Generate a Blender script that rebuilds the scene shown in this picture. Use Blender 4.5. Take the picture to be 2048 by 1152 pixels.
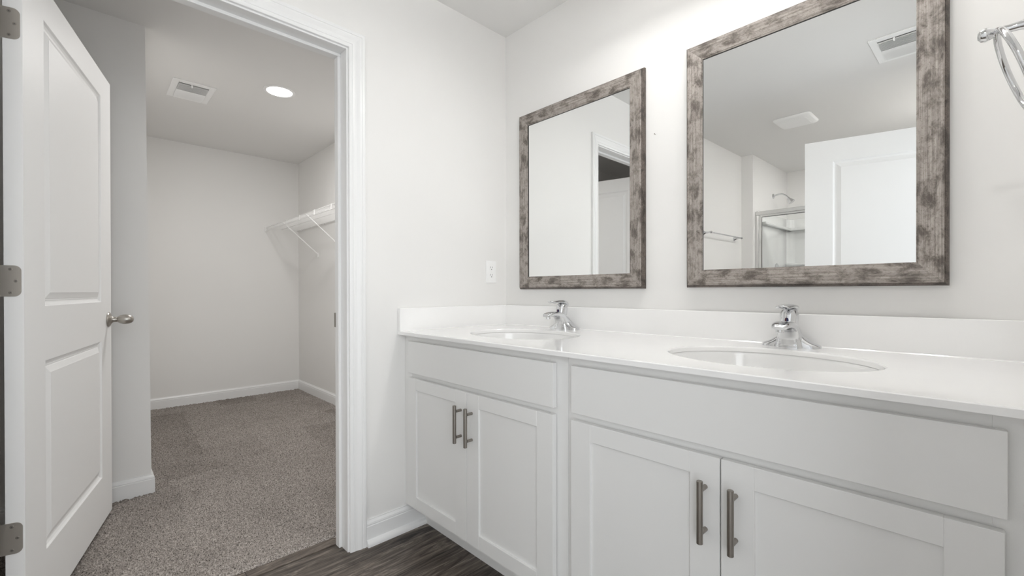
import bpy, bmesh, math, random
from mathutils import Matrix, Vector
import numpy as np
random.seed(7)
for o in list(bpy.data.objects):
    bpy.data.objects.remove(o)
scene = bpy.context.scene
COL = scene.collection
PI = math.pi

# ------------------------------------------------------------------ camera, world, exposure, lights
F_PX, PY = 886.988, 585.736
cam = bpy.data.cameras.new('camera')
cam.sensor_width = 36.0
cam.lens = 36.0 * F_PX / 2048
cam.shift_y = (PY - 576) / 2048
cam.clip_start = 0.02
cam_o = bpy.data.objects.new('camera', cam)
COL.objects.link(cam_o)
cam_o.matrix_world = Matrix(((0.69443974, -0.0013425, 0.71954962, 1.75857),
                             (0.71954854, 0.00383836, -0.69443154, -1.65227),
                             (-0.00182962, 0.99999173, 0.0036315, 1.0615),
                             (0, 0, 0, 1)))
scene.camera = cam_o

vs = scene.view_settings
vs.view_transform = 'Standard'
vs.look = 'None'
vs.gamma = 1.0
vs.use_curve_mapping = False
vs.exposure = 0.03

world = bpy.data.worlds.new('world')
scene.world = world
world.use_nodes = True
world.node_tree.nodes['Background'].inputs[0].default_value = (0.93, 0.96, 1.0, 1)
world.node_tree.nodes['Background'].inputs[1].default_value = 0.68


def area_light(name, loc, direction, size, power, color=(1, 1, 1), size_y=None, disk=False, spread=PI):
    l = bpy.data.lights.new(name, 'AREA')
    l.energy = power
    l.color = color
    l.size = size
    if size_y:
        l.shape = 'RECTANGLE'
        l.size_y = size_y
    elif disk:
        l.shape = 'DISK'
    l.spread = spread
    o = bpy.data.objects.new(name, l)
    COL.objects.link(o)
    o.location = loc
    o.rotation_euler = Vector(direction).to_track_quat('-Z', 'Y').to_euler()
    return o


# daylight of the bedroom windows reaching the bathroom through its doorway
P_DAY, P_VAN, P_UP_FILL, P_CLOSET, P_SHOWER_FILL, P_BATH_FILL = 44, 1.50, 3.3, 13.6, 2.6, 15
area_light('bedroom_daylight', (2.80, -1.95, 1.35), (-1, 0.30, 0.0), 2.0, P_DAY, (0.93, 0.97, 1.0), size_y=2.3)
# lamps of the vanity light (its four shades are built further down), plus upward disks added to brighten the ceiling
LAMP_X, LAMP_Y = (0.78, 1.06, 1.34, 1.62), -0.34
for lx in LAMP_X:
    area_light('vanity_lamp', (lx, LAMP_Y, 2.262), (0, -0.30, -1), 0.11, P_VAN, (1.0, 0.99, 0.97), disk=True)
    area_light('ceiling_fill', (lx, LAMP_Y, 2.385), (0, -0.3, 1), 0.05, P_UP_FILL, (1.0, 0.99, 0.97), disk=True)  # added fill aimed at the ceiling, not a lamp of the fixture
# recessed closet lamp
area_light('closet_lamp', (-1.545, -0.68, 2.4315), (0, 0, -1), 0.145, P_CLOSET, (1.0, 0.985, 0.968), disk=True)
# added fill lamps, unseen behind the camera, brightening the back of the bathroom
area_light('shower_fill', (0.85, -3.75, 2.431), (0, 0, -1), 0.14, P_SHOWER_FILL, (1.0, 0.985, 0.968), disk=True)
area_light('bathroom_fill', (1.62, -2.85, 2.431), (0, 0, -1), 0.14, P_BATH_FILL, (1.0, 0.985, 0.968), disk=True)
scene.cycles.max_bounces = 16
scene.cycles.diffuse_bounces = 10

# ------------------------------------------------------------------ helpers
WL = {}


def setp(o, label=None, cat=None, group=None, kind=None):
    if label: o['label'] = label
    if cat: o['category'] = cat
    if group: o['group'] = group
    if kind: o['kind'] = kind
    return o


def thing(name, label, cat, loc=(0, 0, 0), group=None, kind=None, local=False):
    o = bpy.data.objects.new(name, None)
    o.empty_display_size = 0.05
    COL.objects.link(o)
    o.location = loc
    WL[o] = Vector((0, 0, 0)) if local else Vector(loc)
    return setp(o, label, cat, group, kind)


def obj(name, bm, mat, parent=None, smooth=False, label=None, recalc=True, angle=35):
    me = bpy.data.meshes.new(name)
    if recalc:
        bmesh.ops.recalc_face_normals(bm, faces=bm.faces[:])
    bm.to_mesh(me)
    bm.free()
    o = bpy.data.objects.new(name, me)
    COL.objects.link(o)
    if parent is not None:
        off = WL.get(parent, Vector((0, 0, 0)))
        me.transform(Matrix.Translation(-off))
        o.parent = parent
        WL[o] = off
    for m in (mat if isinstance(mat, (list, tuple)) else [mat]):
        me.materials.append(m)
    if smooth:
        me.shade_smooth()
        if angle:
            me.set_sharp_from_angle(angle=math.radians(angle))
    if label: o['label'] = label
    return o


def B():
    return bmesh.new()


def join(bm, t):
    me = bpy.data.meshes.new('tmp')
    t.to_mesh(me)
    t.free()
    bm.from_mesh(me)
    bpy.data.meshes.remove(me)


def box(bm, x0, x1, y0, y1, z0, z1, bev=0.0, seg=1, rot=None):
    t = bmesh.new()
    bmesh.ops.create_cube(t, size=1.0)
    for v in t.verts:
        v.co = Vector((x0 + (v.co.x + .5) * (x1 - x0), y0 + (v.co.y + .5) * (y1 - y0), z0 + (v.co.z + .5) * (z1 - z0)))
    if bev > 0:
        bmesh.ops.bevel(t, geom=t.edges[:], offset=bev, segments=seg, profile=0.5, affect='EDGES')
    if rot is not None:
        bmesh.ops.transform(t, matrix=rot, verts=t.verts[:])
    join(bm, t)
    return bm


def tube(bm, pts, r, seg=10, closed=False, caps=True):
    pts = [Vector(p) for p in pts]
    n = len(pts)
    rad = r if isinstance(r, (list, tuple)) else [r] * n
    rings = []
    prev = None
    for i, p in enumerate(pts):
        if closed:
            t = (pts[(i + 1) % n] - pts[i - 1]).normalized()
        else:
            t = (pts[min(i + 1, n - 1)] - pts[max(i - 1, 0)]).normalized()
        if prev is None:
            a = Vector((0, 0, 1)) if abs(t.z) < .9 else Vector((1, 0, 0))
            u = t.cross(a).normalized()
        else:
            u = (prev - t * prev.dot(t)).normalized()
        prev = u
        w = t.cross(u)
        rings.append([bm.verts.new(p + (u * math.cos(2 * PI * k / seg) + w * math.sin(2 * PI * k / seg)) * rad[i]) for k in range(seg)])
    m = n if closed else n - 1
    for i in range(m):
        a, b = rings[i], rings[(i + 1) % n]
        for k in range(seg):
            bm.faces.new((a[k], a[(k + 1) % seg], b[(k + 1) % seg], b[k]))
    if caps and not closed:
        bm.faces.new(rings[0][::-1])
        bm.faces.new(rings[-1])
    return bm


def lathe(bm, prof, mat=Matrix(), seg=32, sx=1.0, sy=1.0):
    """prof: list of (radius, height); a radius of 0 closes the end."""
    rings = []
    for r, h in prof:
        if r <= 1e-6:
            rings.append([bm.verts.new(mat @ Vector((0, 0, h)))])
        else:
            rings.append([bm.verts.new(mat @ Vector((r * sx * math.cos(2 * PI * k / seg), r * sy * math.sin(2 * PI * k / seg), h))) for k in range(seg)])
    for a, b in zip(rings, rings[1:]):
        for k in range(seg):
            if len(a) == 1 and len(b) == 1:
                continue
            if len(a) == 1:
                bm.faces.new((a[0], b[k], b[(k + 1) % seg]))
            elif len(b) == 1:
                bm.faces.new((a[k], a[(k + 1) % seg], b[0]))
            else:
                bm.faces.new((a[k], a[(k + 1) % seg], b[(k + 1) % seg], b[k]))
    return bm


def loft(bm, secs, cap=True):
    """secs: list of equally long closed rings of points."""
    rings = [[bm.verts.new(Vector(p)) for p in s] for s in secs]
    n = len(rings[0])
    for a, b in zip(rings, rings[1:]):
        for k in range(n):
            bm.faces.new((a[k], a[(k + 1) % n], b[(k + 1) % n], b[k]))
    if cap:
        bm.faces.new(rings[0][::-1])
        bm.faces.new(rings[-1])
    return bm


def axis_mat(loc, direction):
    q = Vector(direction).to_track_quat('Z', 'Y')
    return Matrix.Translation(Vector(loc)) @ q.to_matrix().to_4x4()


def spline(P, n):
    """Catmull-Rom through P (tuples of any length), n samples per span."""
    P = [np.array(p, float) for p in P]
    Q = [2 * P[0] - P[1]] + P + [2 * P[-1] - P[-2]]
    out = []
    for i in range(1, len(Q) - 2):
        for k in range(n):
            t = k / n
            a, b, c, d = Q[i - 1], Q[i], Q[i + 1], Q[i + 2]
            out.append(.5 * ((2 * b) + (c - a) * t + (2 * a - 5 * b + 4 * c - d) * t * t + (3 * b - a - 3 * c + d) * t ** 3))
    out.append(P[-1])
    return out


# ------------------------------------------------------------------ materials
def mat(name, color, rough=.5, metal=0.0, spec=.5, coat=0.0, coat_rough=.05):
    m = bpy.data.materials.new(name)
    m.use_nodes = True
    b = m.node_tree.nodes['Principled BSDF']
    b.inputs['Base Color'].default_value = (*color, 1)
    b.inputs['Roughness'].default_value = rough
    b.inputs['Metallic'].default_value = metal
    b.inputs['Specular IOR Level'].default_value = spec
    b.inputs['Coat Weight'].default_value = coat
    b.inputs['Coat Roughness'].default_value = coat_rough
    return m


def N(m, typ, **kw):
    n = m.node_tree.nodes.new(typ)
    for k, v in kw.items():
        if k.startswith('_'):
            setattr(n, k[1:], v)
        else:
            n.inputs[k.replace('__', ' ')].default_value = v
    return n


def L(m, a, b):
    m.node_tree.links.new(a, b)


def bsdf(m):
    return m.node_tree.nodes['Principled BSDF']


def ramp(m, stops):
    r = m.node_tree.nodes.new('ShaderNodeValToRGB')
    while len(r.color_ramp.elements) < len(stops):
        r.color_ramp.elements.new(.5)
    for e, (p, c) in zip(r.color_ramp.elements, stops):
        e.position = p
        e.color = (*c, 1) if len(c) == 3 else c
    return r


def noise_bump(m, scale, strength, dist=.001, detail=3):
    tc = N(m, 'ShaderNodeTexCoord')
    nz = N(m, 'ShaderNodeTexNoise', Scale=scale, Detail=detail)
    L(m, tc.outputs['Object'], nz.inputs['Vector'])
    bp = N(m, 'ShaderNodeBump', Strength=strength, Distance=dist)
    L(m, nz.outputs['Fac'], bp.inputs['Height'])
    L(m, bp.outputs['Normal'], bsdf(m).inputs['Normal'])
    return tc, nz


def vary(m, c1, c2, scale, detail=2):
    tc = N(m, 'ShaderNodeTexCoord')
    nz = N(m, 'ShaderNodeTexNoise', Scale=scale, Detail=detail)
    L(m, tc.outputs['Object'], nz.inputs['Vector'])
    r = ramp(m, [(.35, c1), (.65, c2)])
    L(m, nz.outputs['Fac'], r.inputs['Fac'])
    L(m, r.outputs['Color'], bsdf(m).inputs['Base Color'])


M_WALL = mat('wall_paint', (.84, .828, .81), .62, spec=.3)
noise_bump(M_WALL, 260, .12, .0006)
vary(M_WALL, (.833, .826, .813), (.845, .838, .825), 1.3)
M_CEIL = mat('ceiling_paint', (.75, .735, .715), .8, spec=.2)
noise_bump(M_CEIL, 180, .15, .0008)
vary(M_CEIL, (.805, .799, .788), (.815, .809, .798), 1.1)
M_TRIM = mat('white_trim_paint', (.86, .862, .862), .32)
noise_bump(M_TRIM, 40, .02, .0005)
M_DOOR = mat('white_door_paint', (.89, .89, .888), .52, spec=.35)
tc, nz = noise_bump(M_DOOR, 1.0, .10, .0006, 6)
mp = N(M_DOOR, 'ShaderNodeMapping')
mp.inputs['Scale'].default_value = (160, 160, 6)
L(M_DOOR, tc.outputs['Object'], mp.inputs['Vector'])
L(M_DOOR, mp.outputs['Vector'], nz.inputs['Vector'])
M_CAB = mat('white_cabinet_paint', (.83, .828, .818), .38)
noise_bump(M_CAB, 60, .02, .0004)
M_COUNTER = mat('white_cultured_marble', (.93, .927, .92), .12, coat=.5, coat_rough=.03)
vary(M_COUNTER, (.926, .922, .915), (.936, .932, .926), 9)
M_SINK = mat('white_glazed_sink', (.87, .868, .862), .08, coat=.6)
M_NICKEL = mat('satin_nickel', (.46, .435, .40), .36, 1.0)
tc, nz = noise_bump(M_NICKEL, 1.0, .08, .0002, 4)
M_PULL = mat('brushed_nickel_pull', (.33, .305, .275), .38, 1.0)
tc, nz = noise_bump(M_PULL, 1.0, .12, .0002, 4)
mp = N(M_PULL, 'ShaderNodeMapping')
mp.inputs['Scale'].default_value = (900, 900, 8)
L(M_PULL, tc.outputs['Object'], mp.inputs['Vector'])
L(M_PULL, mp.outputs['Vector'], nz.inputs['Vector'])
M_CHROME = mat('chrome', (.70, .705, .715), .05, 1.0)
M_STEEL = mat('bright_aluminium', (.72, .72, .71), .22, 1.0)
M_MIRROR = mat('mirror_silver', (.93, .94, .935), .0, 1.0)
M_BLACK = mat('black_gasket', (.015, .014, .013), .5)
M_DARK = mat('dark_recess', (.05, .047, .044), .7)
M_PLASTIC = mat('white_plastic', (.92, .92, .918), .3)
M_VENT = mat('white_enamel_vent', (.92, .92, .915), .35)
M_WIRE = mat('white_vinyl_coated_wire', (.87, .868, .86), .3)
M_ACRYL = mat('white_acrylic', (.86, .86, .855), .12, coat=.4)
M_SLOT = mat('outlet_slot', (.10, .10, .10), .6)
M_RED = mat('red_indicator', (.14, .05, .055), .25)
M_BLUE = mat('blue_indicator', (.035, .045, .12), .25)
M_GLASSSHADE = mat('frosted_glass', (.93, .92, .9), .4)
M_GLASSSHADE.node_tree.nodes['Principled BSDF'].inputs['Transmission Weight'].default_value = .5

M_GLASS = mat('clear_glass', (.97, .985, .98), .02)
bsdf(M_GLASS).inputs['Transmission Weight'].default_value = 1.0
bsdf(M_GLASS).inputs['IOR'].default_value = 1.1

M_LED = mat('lit_lens', (1, 1, 1), .5)
bsdf(M_LED).inputs['Emission Color'].default_value = (1, .98, .95, 1)
bsdf(M_LED).inputs['Emission Strength'].default_value = 4.2


def make_frame_material(name, light, mid, dark, along=6.0):
    m = mat(name, mid, .5, spec=.4)
    tc = N(m, 'ShaderNodeTexCoord')
    # blotches
    mp1 = N(m, 'ShaderNodeMapping')
    mp1.inputs['Scale'].default_value = (20, 34, 34)
    L(m, tc.outputs['Object'], mp1.inputs['Vector'])
    n1 = N(m, 'ShaderNodeTexNoise', Scale=1.0, Detail=8, Roughness=.72, Distortion=.3)
    L(m, mp1.outputs['Vector'], n1.inputs['Vector'])
    r1 = ramp(m, [(.38, dark), (.46, mid), (.56, light), (.72, mid)])
    L(m, n1.outputs['Fac'], r1.inputs['Fac'])
    # fine grain running along the rail
    mp2 = N(m, 'ShaderNodeMapping')
    mp2.inputs['Scale'].default_value = (along, 330, 330)
    L(m, tc.outputs['Object'], mp2.inputs['Vector'])
    n2 = N(m, 'ShaderNodeTexNoise', Scale=1.0, Detail=4, Roughness=.6)
    L(m, mp2.outputs['Vector'], n2.inputs['Vector'])
    r2 = ramp(m, [(.34, (.50, .49, .48)), (.66, (1.22, 1.22, 1.22))])
    L(m, n2.outputs['Fac'], r2.inputs['Fac'])
    mx = N(m, 'ShaderNodeMixRGB', _blend_type='MULTIPLY', Fac=.75)
    L(m, r1.outputs['Color'], mx.inputs['Color1'])
    L(m, r2.outputs['Color'], mx.inputs['Color2'])
    # dark flecks
    n3 = N(m, 'ShaderNodeTexNoise', Scale=170.0, Detail=3, Roughness=.7)
    L(m, tc.outputs['Object'], n3.inputs['Vector'])
    r3 = ramp(m, [(.30, (.55, .53, .5)), (.42, (1, 1, 1))])
    L(m, n3.outputs['Fac'], r3.inputs['Fac'])
    mx2 = N(m, 'ShaderNodeMixRGB', _blend_type='MULTIPLY', Fac=1.0)
    L(m, mx.outputs['Color'], mx2.inputs['Color1'])
    L(m, r3.outputs['Color'], mx2.inputs['Color2'])
    L(m, mx2.outputs['Color'], bsdf(m).inputs['Base Color'])
    bp = N(m, 'ShaderNodeBump', Strength=.3, Distance=.0006)
    L(m, n2.outputs['Fac'], bp.inputs['Height'])
    L(m, bp.outputs['Normal'], bsdf(m).inputs['Normal'])
    return m


M_FRAME = make_frame_material('weathered_wood_frame', (.405, .366, .336), (.265, .236, .213), (.130, .111, .097))
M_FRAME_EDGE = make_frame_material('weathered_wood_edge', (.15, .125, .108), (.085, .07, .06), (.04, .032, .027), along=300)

# carpet
M_CARPET = mat('taupe_carpet', (.25, .22, .2), .95, spec=.1)
m = M_CARPET
tc = N(m, 'ShaderNodeTexCoord')
n1 = N(m, 'ShaderNodeTexNoise', Scale=205.0, Detail=2.0, Roughness=.6)
L(m, tc.outputs['Object'], n1.inputs['Vector'])
r1 = ramp(m, [(.30, (.042, .036, .032)), (.40, (.207, .187, .171)), (.70, (.545, .50, .466))])
L(m, n1.outputs['Fac'], r1.inputs['Fac'])
nw = N(m, 'ShaderNodeTexNoise', Scale=1.7, Detail=2)
L(m, tc.outputs['Object'], nw.inputs['Vector'])
ws = N(m, 'ShaderNodeVectorMath', _operation='SCALE'); ws.inputs['Scale'].default_value = .28
L(m, nw.outputs['Color'], ws.inputs[0])
wa = N(m, 'ShaderNodeVectorMath', _operation='ADD')
L(m, tc.outputs['Object'], wa.inputs[0]); L(m, ws.outputs[0], wa.inputs[1])
bk = N(m, 'ShaderNodeTexBrick', Scale=1.0)
bk.inputs['Brick Width'].default_value = .85; bk.inputs['Row Height'].default_value = .30
bk.inputs['Mortar Size'].default_value = .0; bk.offset = .4
bk.inputs['Color1'].default_value = (0, 0, 0, 1); bk.inputs['Color2'].default_value = (1, 1, 1, 1)
L(m, wa.outputs[0], bk.inputs['Vector'])
n2 = N(m, 'ShaderNodeTexNoise', Scale=3.2, Detail=4, Roughness=.6, Distortion=.6)
L(m, tc.outputs['Object'], n2.inputs['Vector'])
av = N(m, 'ShaderNodeMixRGB', _blend_type='MIX', Fac=.62)
L(m, bk.outputs['Color'], av.inputs['Color1']); L(m, n2.outputs['Fac'], av.inputs['Color2'])
r2 = ramp(m, [(.28, (.82, .81, .80)), (.68, (1.06, 1.055, 1.05))])
L(m, av.outputs['Color'], r2.inputs['Fac'])
mx = N(m, 'ShaderNodeMixRGB', _blend_type='MULTIPLY', Fac=1.0)
L(m, r1.outputs['Color'], mx.inputs['Color1'])
L(m, r2.outputs['Color'], mx.inputs['Color2'])
L(m, mx.outputs['Color'], bsdf(m).inputs['Base Color'])

# vinyl plank floor (planks run along Y)
M_VINYL = mat('dark_vinyl_plank', (.09, .075, .064), .42, spec=.35)
m = M_VINYL
tc = N(m, 'ShaderNodeTexCoord')
sep = N(m, 'ShaderNodeSeparateXYZ')
L(m, tc.outputs['Object'], sep.inputs[0])
cmb = N(m, 'ShaderNodeCombineXYZ')
ax = N(m, 'ShaderNodeMath', _operation='ADD'); ax.inputs[1].default_value = 0.088 + 1.8
L(m, sep.outputs['X'], ax.inputs[0])
L(m, sep.outputs['Y'], cmb.inputs['X'])
L(m, ax.outputs[0], cmb.inputs['Y'])
br = N(m, 'ShaderNodeTexBrick', Scale=1.0)
br.offset = .37
br.inputs['Brick Width'].default_value = 1.22
br.inputs['Row Height'].default_value = .18
br.inputs['Mortar Size'].default_value = .0014
br.inputs['Mortar Smooth'].default_value = .2
br.inputs['Color1'].default_value = (.0, .0, .0, 1)
br.inputs['Color2'].default_value = (1, 1, 1, 1)
br.inputs['Mortar'].default_value = (.5, .5, .5, 1)
L(m, cmb.outputs[0], br.inputs['Vector'])
mp = N(m, 'ShaderNodeMapping')
mp.inputs['Scale'].default_value = (17, 2.6, 1)
L(m, tc.outputs['Object'], mp.inputs['Vector'])
off = N(m, 'ShaderNodeVectorMath', _operation='ADD')
sc3 = N(m, 'ShaderNodeVectorMath', _operation='SCALE'); sc3.inputs['Scale'].default_value = 9.0
L(m, br.outputs['Color'], sc3.inputs[0])
L(m, mp.outputs['Vector'], off.inputs[0])
L(m, sc3.outputs[0], off.inputs[1])
n1 = N(m, 'ShaderNodeTexNoise', Scale=1.0, Detail=10, Roughness=.70, Distortion=2.2)
L(m, off.outputs[0], n1.inputs['Vector'])
r1 = ramp(m, [(.33, (.018, .014, .012)), (.44, (.066, .054, .045)), (.54, (.122, .103, .088)), (.68, (.29, .256, .226))])
L(m, n1.outputs['Fac'], r1.inputs['Fac'])
mps = N(m, 'ShaderNodeMapping')
mps.inputs['Scale'].default_value = (150, 5, 1)
L(m, tc.outputs['Object'], mps.inputs['Vector'])
ns = N(m, 'ShaderNodeTexNoise', Scale=1.0, Detail=6, Roughness=.65, Distortion=.5)
L(m, mps.outputs['Vector'], ns.inputs['Vector'])
rs = ramp(m, [(.33, (.55, .54, .53)), (.5, (1, 1, 1)), (.68, (1.5, 1.48, 1.45))])
L(m, ns.outputs['Fac'], rs.inputs['Fac'])
ms = N(m, 'ShaderNodeMixRGB', _blend_type='MULTIPLY', Fac=1.0)
L(m, r1.outputs['Color'], ms.inputs['Color1'])
L(m, rs.outputs['Color'], ms.inputs['Color2'])
r2 = ramp(m, [(0, (.66, .65, .64)), (1, (1.40, 1.38, 1.35))])
L(m, br.outputs['Color'], r2.inputs['Fac'])
mx = N(m, 'ShaderNodeMixRGB', _blend_type='MULTIPLY', Fac=1.0)
L(m, ms.outputs['Color'], mx.inputs['Color1'])
L(m, r2.outputs['Color'], mx.inputs['Color2'])
mx2 = N(m, 'ShaderNodeMixRGB', _blend_type='MIX')
mx2.inputs['Color2'].default_value = (.012, .01, .009, 1)
L(m, br.outputs['Fac'], mx2.inputs['Fac'])
L(m, mx.outputs['Color'], mx2.inputs['Color1'])
L(m, mx2.outputs['Color'], bsdf(m).inputs['Base Color'])
bp = N(m, 'ShaderNodeBump', Strength=.15, Distance=.001)
L(m, n1.outputs['Fac'], bp.inputs['Height'])
L(m, bp.outputs['Normal'], bsdf(m).inputs['Normal'])

# ------------------------------------------------------------------ the setting
ZC = 2.438
EAST = 1.87
SOUTH = -4.26
OP_HI, OP_LO, OP_Z = -0.885, -1.838, 2.044       # closet doorway, inside of its jambs
BX, BY0, BY1 = -1.22, -1.41, -3.10               # partition corner in the closet, closet end


def struct(name, bm, m, label, **kw):
    return setp(obj(name, bm, m, **kw), label, 'room', kind='structure')


def boxes(*bs, bev=0):
    bm = B()
    for b in bs:
        box(bm, *b, bev=bev)
    return bm


struct('floor', boxes((-.147, EAST + .12, SOUTH, 0, -.03, 0)), M_VINYL, 'dark brown wood-look vinyl plank bathroom floor')
struct('ceiling', boxes((-3.45, EAST + .12, SOUTH - .1, .14, ZC, ZC + .05)), M_CEIL, 'flat off-white ceiling over bathroom and closet')
struct('wall_north', boxes((0, EAST + .12, 0, .12, 0, ZC)), M_WALL, 'pale greige wall behind the vanity and both mirrors')
J = .019
struct('wall_west', boxes((-.115, 0, OP_HI + J, .02, 0, ZC), (-.115, 0, OP_LO - J, OP_HI + J, OP_Z + J, ZC),
                          (-.115, 0, SOUTH, OP_LO - J, 0, ZC)), M_WALL,
       'pale greige wall with the closet doorway, meeting the vanity wall')
struct('wall_east', boxes((EAST, EAST + .115, -1.19, 0, 0, ZC), (EAST, EAST + .115, -2.15, -1.19, 2.06, ZC),
                          (EAST, EAST + .115, SOUTH, -2.15, 0, ZC)), M_WALL, 'greige wall at the right end of the vanity with the bathroom doorway')
struct('wall_south', boxes((0, EAST + .115, SOUTH - .1, SOUTH, 0, ZC)), M_WALL, 'greige end wall behind the shower')
struct('wall_shower_left', boxes((0, .11, SOUTH, -3.215, 0, ZC)), M_WALL, 'greige stub wall carrying the shower head, seen in the larger mirror')
struct('wall_shower_right', boxes((1.66, EAST, SOUTH, -3.215, 0, ZC)), M_WALL, 'greige stub wall closing the far side of the shower')
# closet
struct('wall_closet_back', boxes((-3.42, -3.30, -3.15, .12, 0, ZC)), M_WALL, 'greige far wall of the closet, where the wire shelf ends')
struct('wall_closet_right', boxes((-3.30, -.115, .02, .12, 0, ZC)), M_WALL, 'greige closet wall carrying the white wire shelf')
bm = boxes((-3.30, BX, BY1, BY0, 0, ZC))
for v in bm.verts:                                # the corner leans a little out of plumb
    if v.co.x > -2 and v.co.y > -2:
        v.co.y += .009 if v.co.z < 1 else -.010
struct('wall_partition', bm, M_WALL, 'greige outside corner of wall standing in the closet just beyond the open door')
struct('wall_closet_south', boxes((BX, -.115, BY1 - .1, BY1, 0, ZC)), M_WALL, 'closet end wall behind the open panel door')

# carpet: a tufted surface
gs = .0062
xs = np.arange(-3.298, -.1425, gs)
ys = np.arange(BY1 + .004, .018, gs)
nx, ny = len(xs), len(ys)
rng = np.random.default_rng(3)
XX, YY = np.meshgrid(xs, ys, indexing='ij')
Zt = .003 + .0150 * rng.random((nx, ny)) ** .75
Xj = XX + (rng.random((nx, ny)) - .5) * gs * .8
Yj = YY + (rng.random((nx, ny)) - .5) * gs * .8
Xj[-1, :] += (rng.random(ny) - .35) * .008
Zt[-1, :] = .0005
Zt[-2, :] = .008 + .006 * rng.random(ny)
verts = np.stack([Xj, Yj, Zt], -1).reshape(-1, 3)
idx = np.arange(nx * ny).reshape(nx, ny)
q = np.stack([idx[:-1, :-1], idx[1:, :-1], idx[1:, 1:], idx[:-1, 1:]], -1).reshape(-1, 4)
cx = XX[:-1, :-1].reshape(-1); cy = YY[:-1, :-1].reshape(-1)
keep = ~((cx < BX - .012) & (cy < BY0 - .012))
q = q[keep]
me = bpy.data.meshes.new('carpet')
me.vertices.add(len(verts)); me.vertices.foreach_set('co', verts.astype(np.float32).reshape(-1))
me.loops.add(q.size); me.loops.foreach_set('vertex_index', q.reshape(-1).astype(np.int32))
me.polygons.add(len(q)); me.polygons.foreach_set('loop_start', np.arange(0, q.size, 4, dtype=np.int32))
me.update(calc_edges=True)
me.materials.append(M_CARPET)
carpet = bpy.data.objects.new('carpet', me)
COL.objects.link(carpet)
setp(carpet, 'taupe cut pile carpet covering the closet floor', 'carpet', kind='stuff')
struct('floor_closet', boxes((-3.42, -.1475, -3.2, .12, -.03, -.001)), M_DARK, 'closet subfloor under the taupe carpet')

# casings, jambs, baseboards --------------------------------------------------
CASING = [(0, 0), (0, .009), (.0015, .0105), (.0115, .0125), (.0125, .0105), (.0138, .0105), (.015, .0125), (.022, .0120), (.030, .0130),
          (.038, .0155), (.044, .0172), (.0490, .0172), (.0505, .0145), (.0520, .0145), (.0535, .0168), (.062, .0172), (.0665, .0160), (.068, .0135), (.068, 0)]


def casing_bm(x, s, ylo, yhi, ztop, z0=0.0):
    bm = B()
    secs = []
    for st in range(4):
        ring = []
        for dd, t in CASING:
            y = (yhi + dd) if st < 2 else (ylo - dd)
            z = z0 if st in (0, 3) else ztop + dd
            ring.append((x + s * t, y, z))
        secs.append(ring)
    loft(bm, secs)
    return bm


struct('trim_1', casing_bm(0.0, 1, OP_LO - .007, OP_HI + .007, OP_Z + .007), M_TRIM, 'white moulded casing around the closet doorway')
struct('trim_2', casing_bm(-.115, -1, OP_LO - .007, OP_HI + .007, OP_Z + .007, z0=.004), M_TRIM, 'white casing on the closet side of the doorway')
bm = B()
box(bm, -.115, 0, OP_HI, OP_HI + J, 0, OP_Z + J, bev=.001)
box(bm, -.115, 0, OP_LO - J, OP_LO, 0, OP_Z + J, bev=.001)
box(bm, -.115, 0, OP_LO, OP_HI, OP_Z, OP_Z + J, bev=.001)
S0, S1, ST = -.055, -.090, .012
box(bm, S1, S0, OP_HI - ST, OP_HI, 0, OP_Z - ST, bev=.002)
box(bm, S1, S0, OP_LO, OP_LO + ST, 0, OP_Z - ST, bev=.002)
box(bm, S1, S0, OP_LO, OP_HI, OP_Z - ST, OP_Z, bev=.002)
jamb = struct('trim_3', bm, M_TRIM, 'white door jamb with stop lining the closet doorway')
bm = B()
box(bm, -.0915, -.082, OP_HI - ST - .002, OP_HI - ST + .0005, .913, .973, bev=.0007)
box(bm, -.094, -.0905, OP_HI - ST - .002, OP_HI - .004, .913, .973, bev=.0007)
obj('strike_plate', bm, M_PULL, jamb, label='dark satin nickel strike plate')

BASE = [(0, 0), (.0125, 0), (.0125, .078), (.0105, .0805), (.0105, .083), (.0118, .085), (.0105, .092), (.0065, .098), (.0045, .1015), (.0045, .105), (0, .105)]


def base_run(p0, p1, nrm, m0=0, m1=0, z=0.0, prof=BASE):
    """baseboard from p0 to p1 (xy), nrm = xy direction into the room; m0/m1: mitre factor at the ends"""
    bm = B()
    p0, p1, nr = Vector((*p0, 0)), Vector((*p1, 0)), Vector((*nrm, 0))
    t = (p1 - p0).normalized()
    s = []
    for p, mm, sg in ((p0, m0, -1), (p1, m1, 1)):
        s.append([p + nr * a + t * (sg * mm * a) + Vector((0, 0, h + z)) for a, h in prof])
    loft(bm, s)
    return bm


SHOE = [(.0125, 0), (.030, 0), (.030, .006), (.0285, .0125), (.0255, .0175), (.020, .0225), (.0125, .025)]
struct('baseboard_west', base_run((0, OP_HI + .0752), (0, -.528), (1, 0)), M_TRIM, 'white moulded baseboard between door casing and vanity')
struct('trim_4', base_run((0, OP_HI + .0752), (0, -.528), (1, 0), prof=SHOE), M_TRIM, 'white rounded shoe moulding under the baseboard beside the vanity', smooth=True)
cz = .006
struct('baseboard_closet_back', base_run((-3.30, .02), (-3.30, BY0), (1, 0), m0=-1, z=cz), M_TRIM, 'white baseboard along the far closet wall')
struct('baseboard_closet_right', base_run((-.115, .02), (-3.30, .02), (0, -1), m1=-1, z=cz), M_TRIM, 'white baseboard below the wire shelf wall')
struct('baseboard_partition', base_run((BX, BY0 + .009), (BX, BY1), (1, 0), m0=1, z=cz), M_TRIM, 'white baseboard on the wall corner beyond the open door')
struct('baseboard_partition_return', base_run((-3.30, BY0 + .009), (BX, BY0 + .009), (0, 1), m1=1, z=cz), M_TRIM, 'white baseboard turning the wall corner into the closet')
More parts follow.
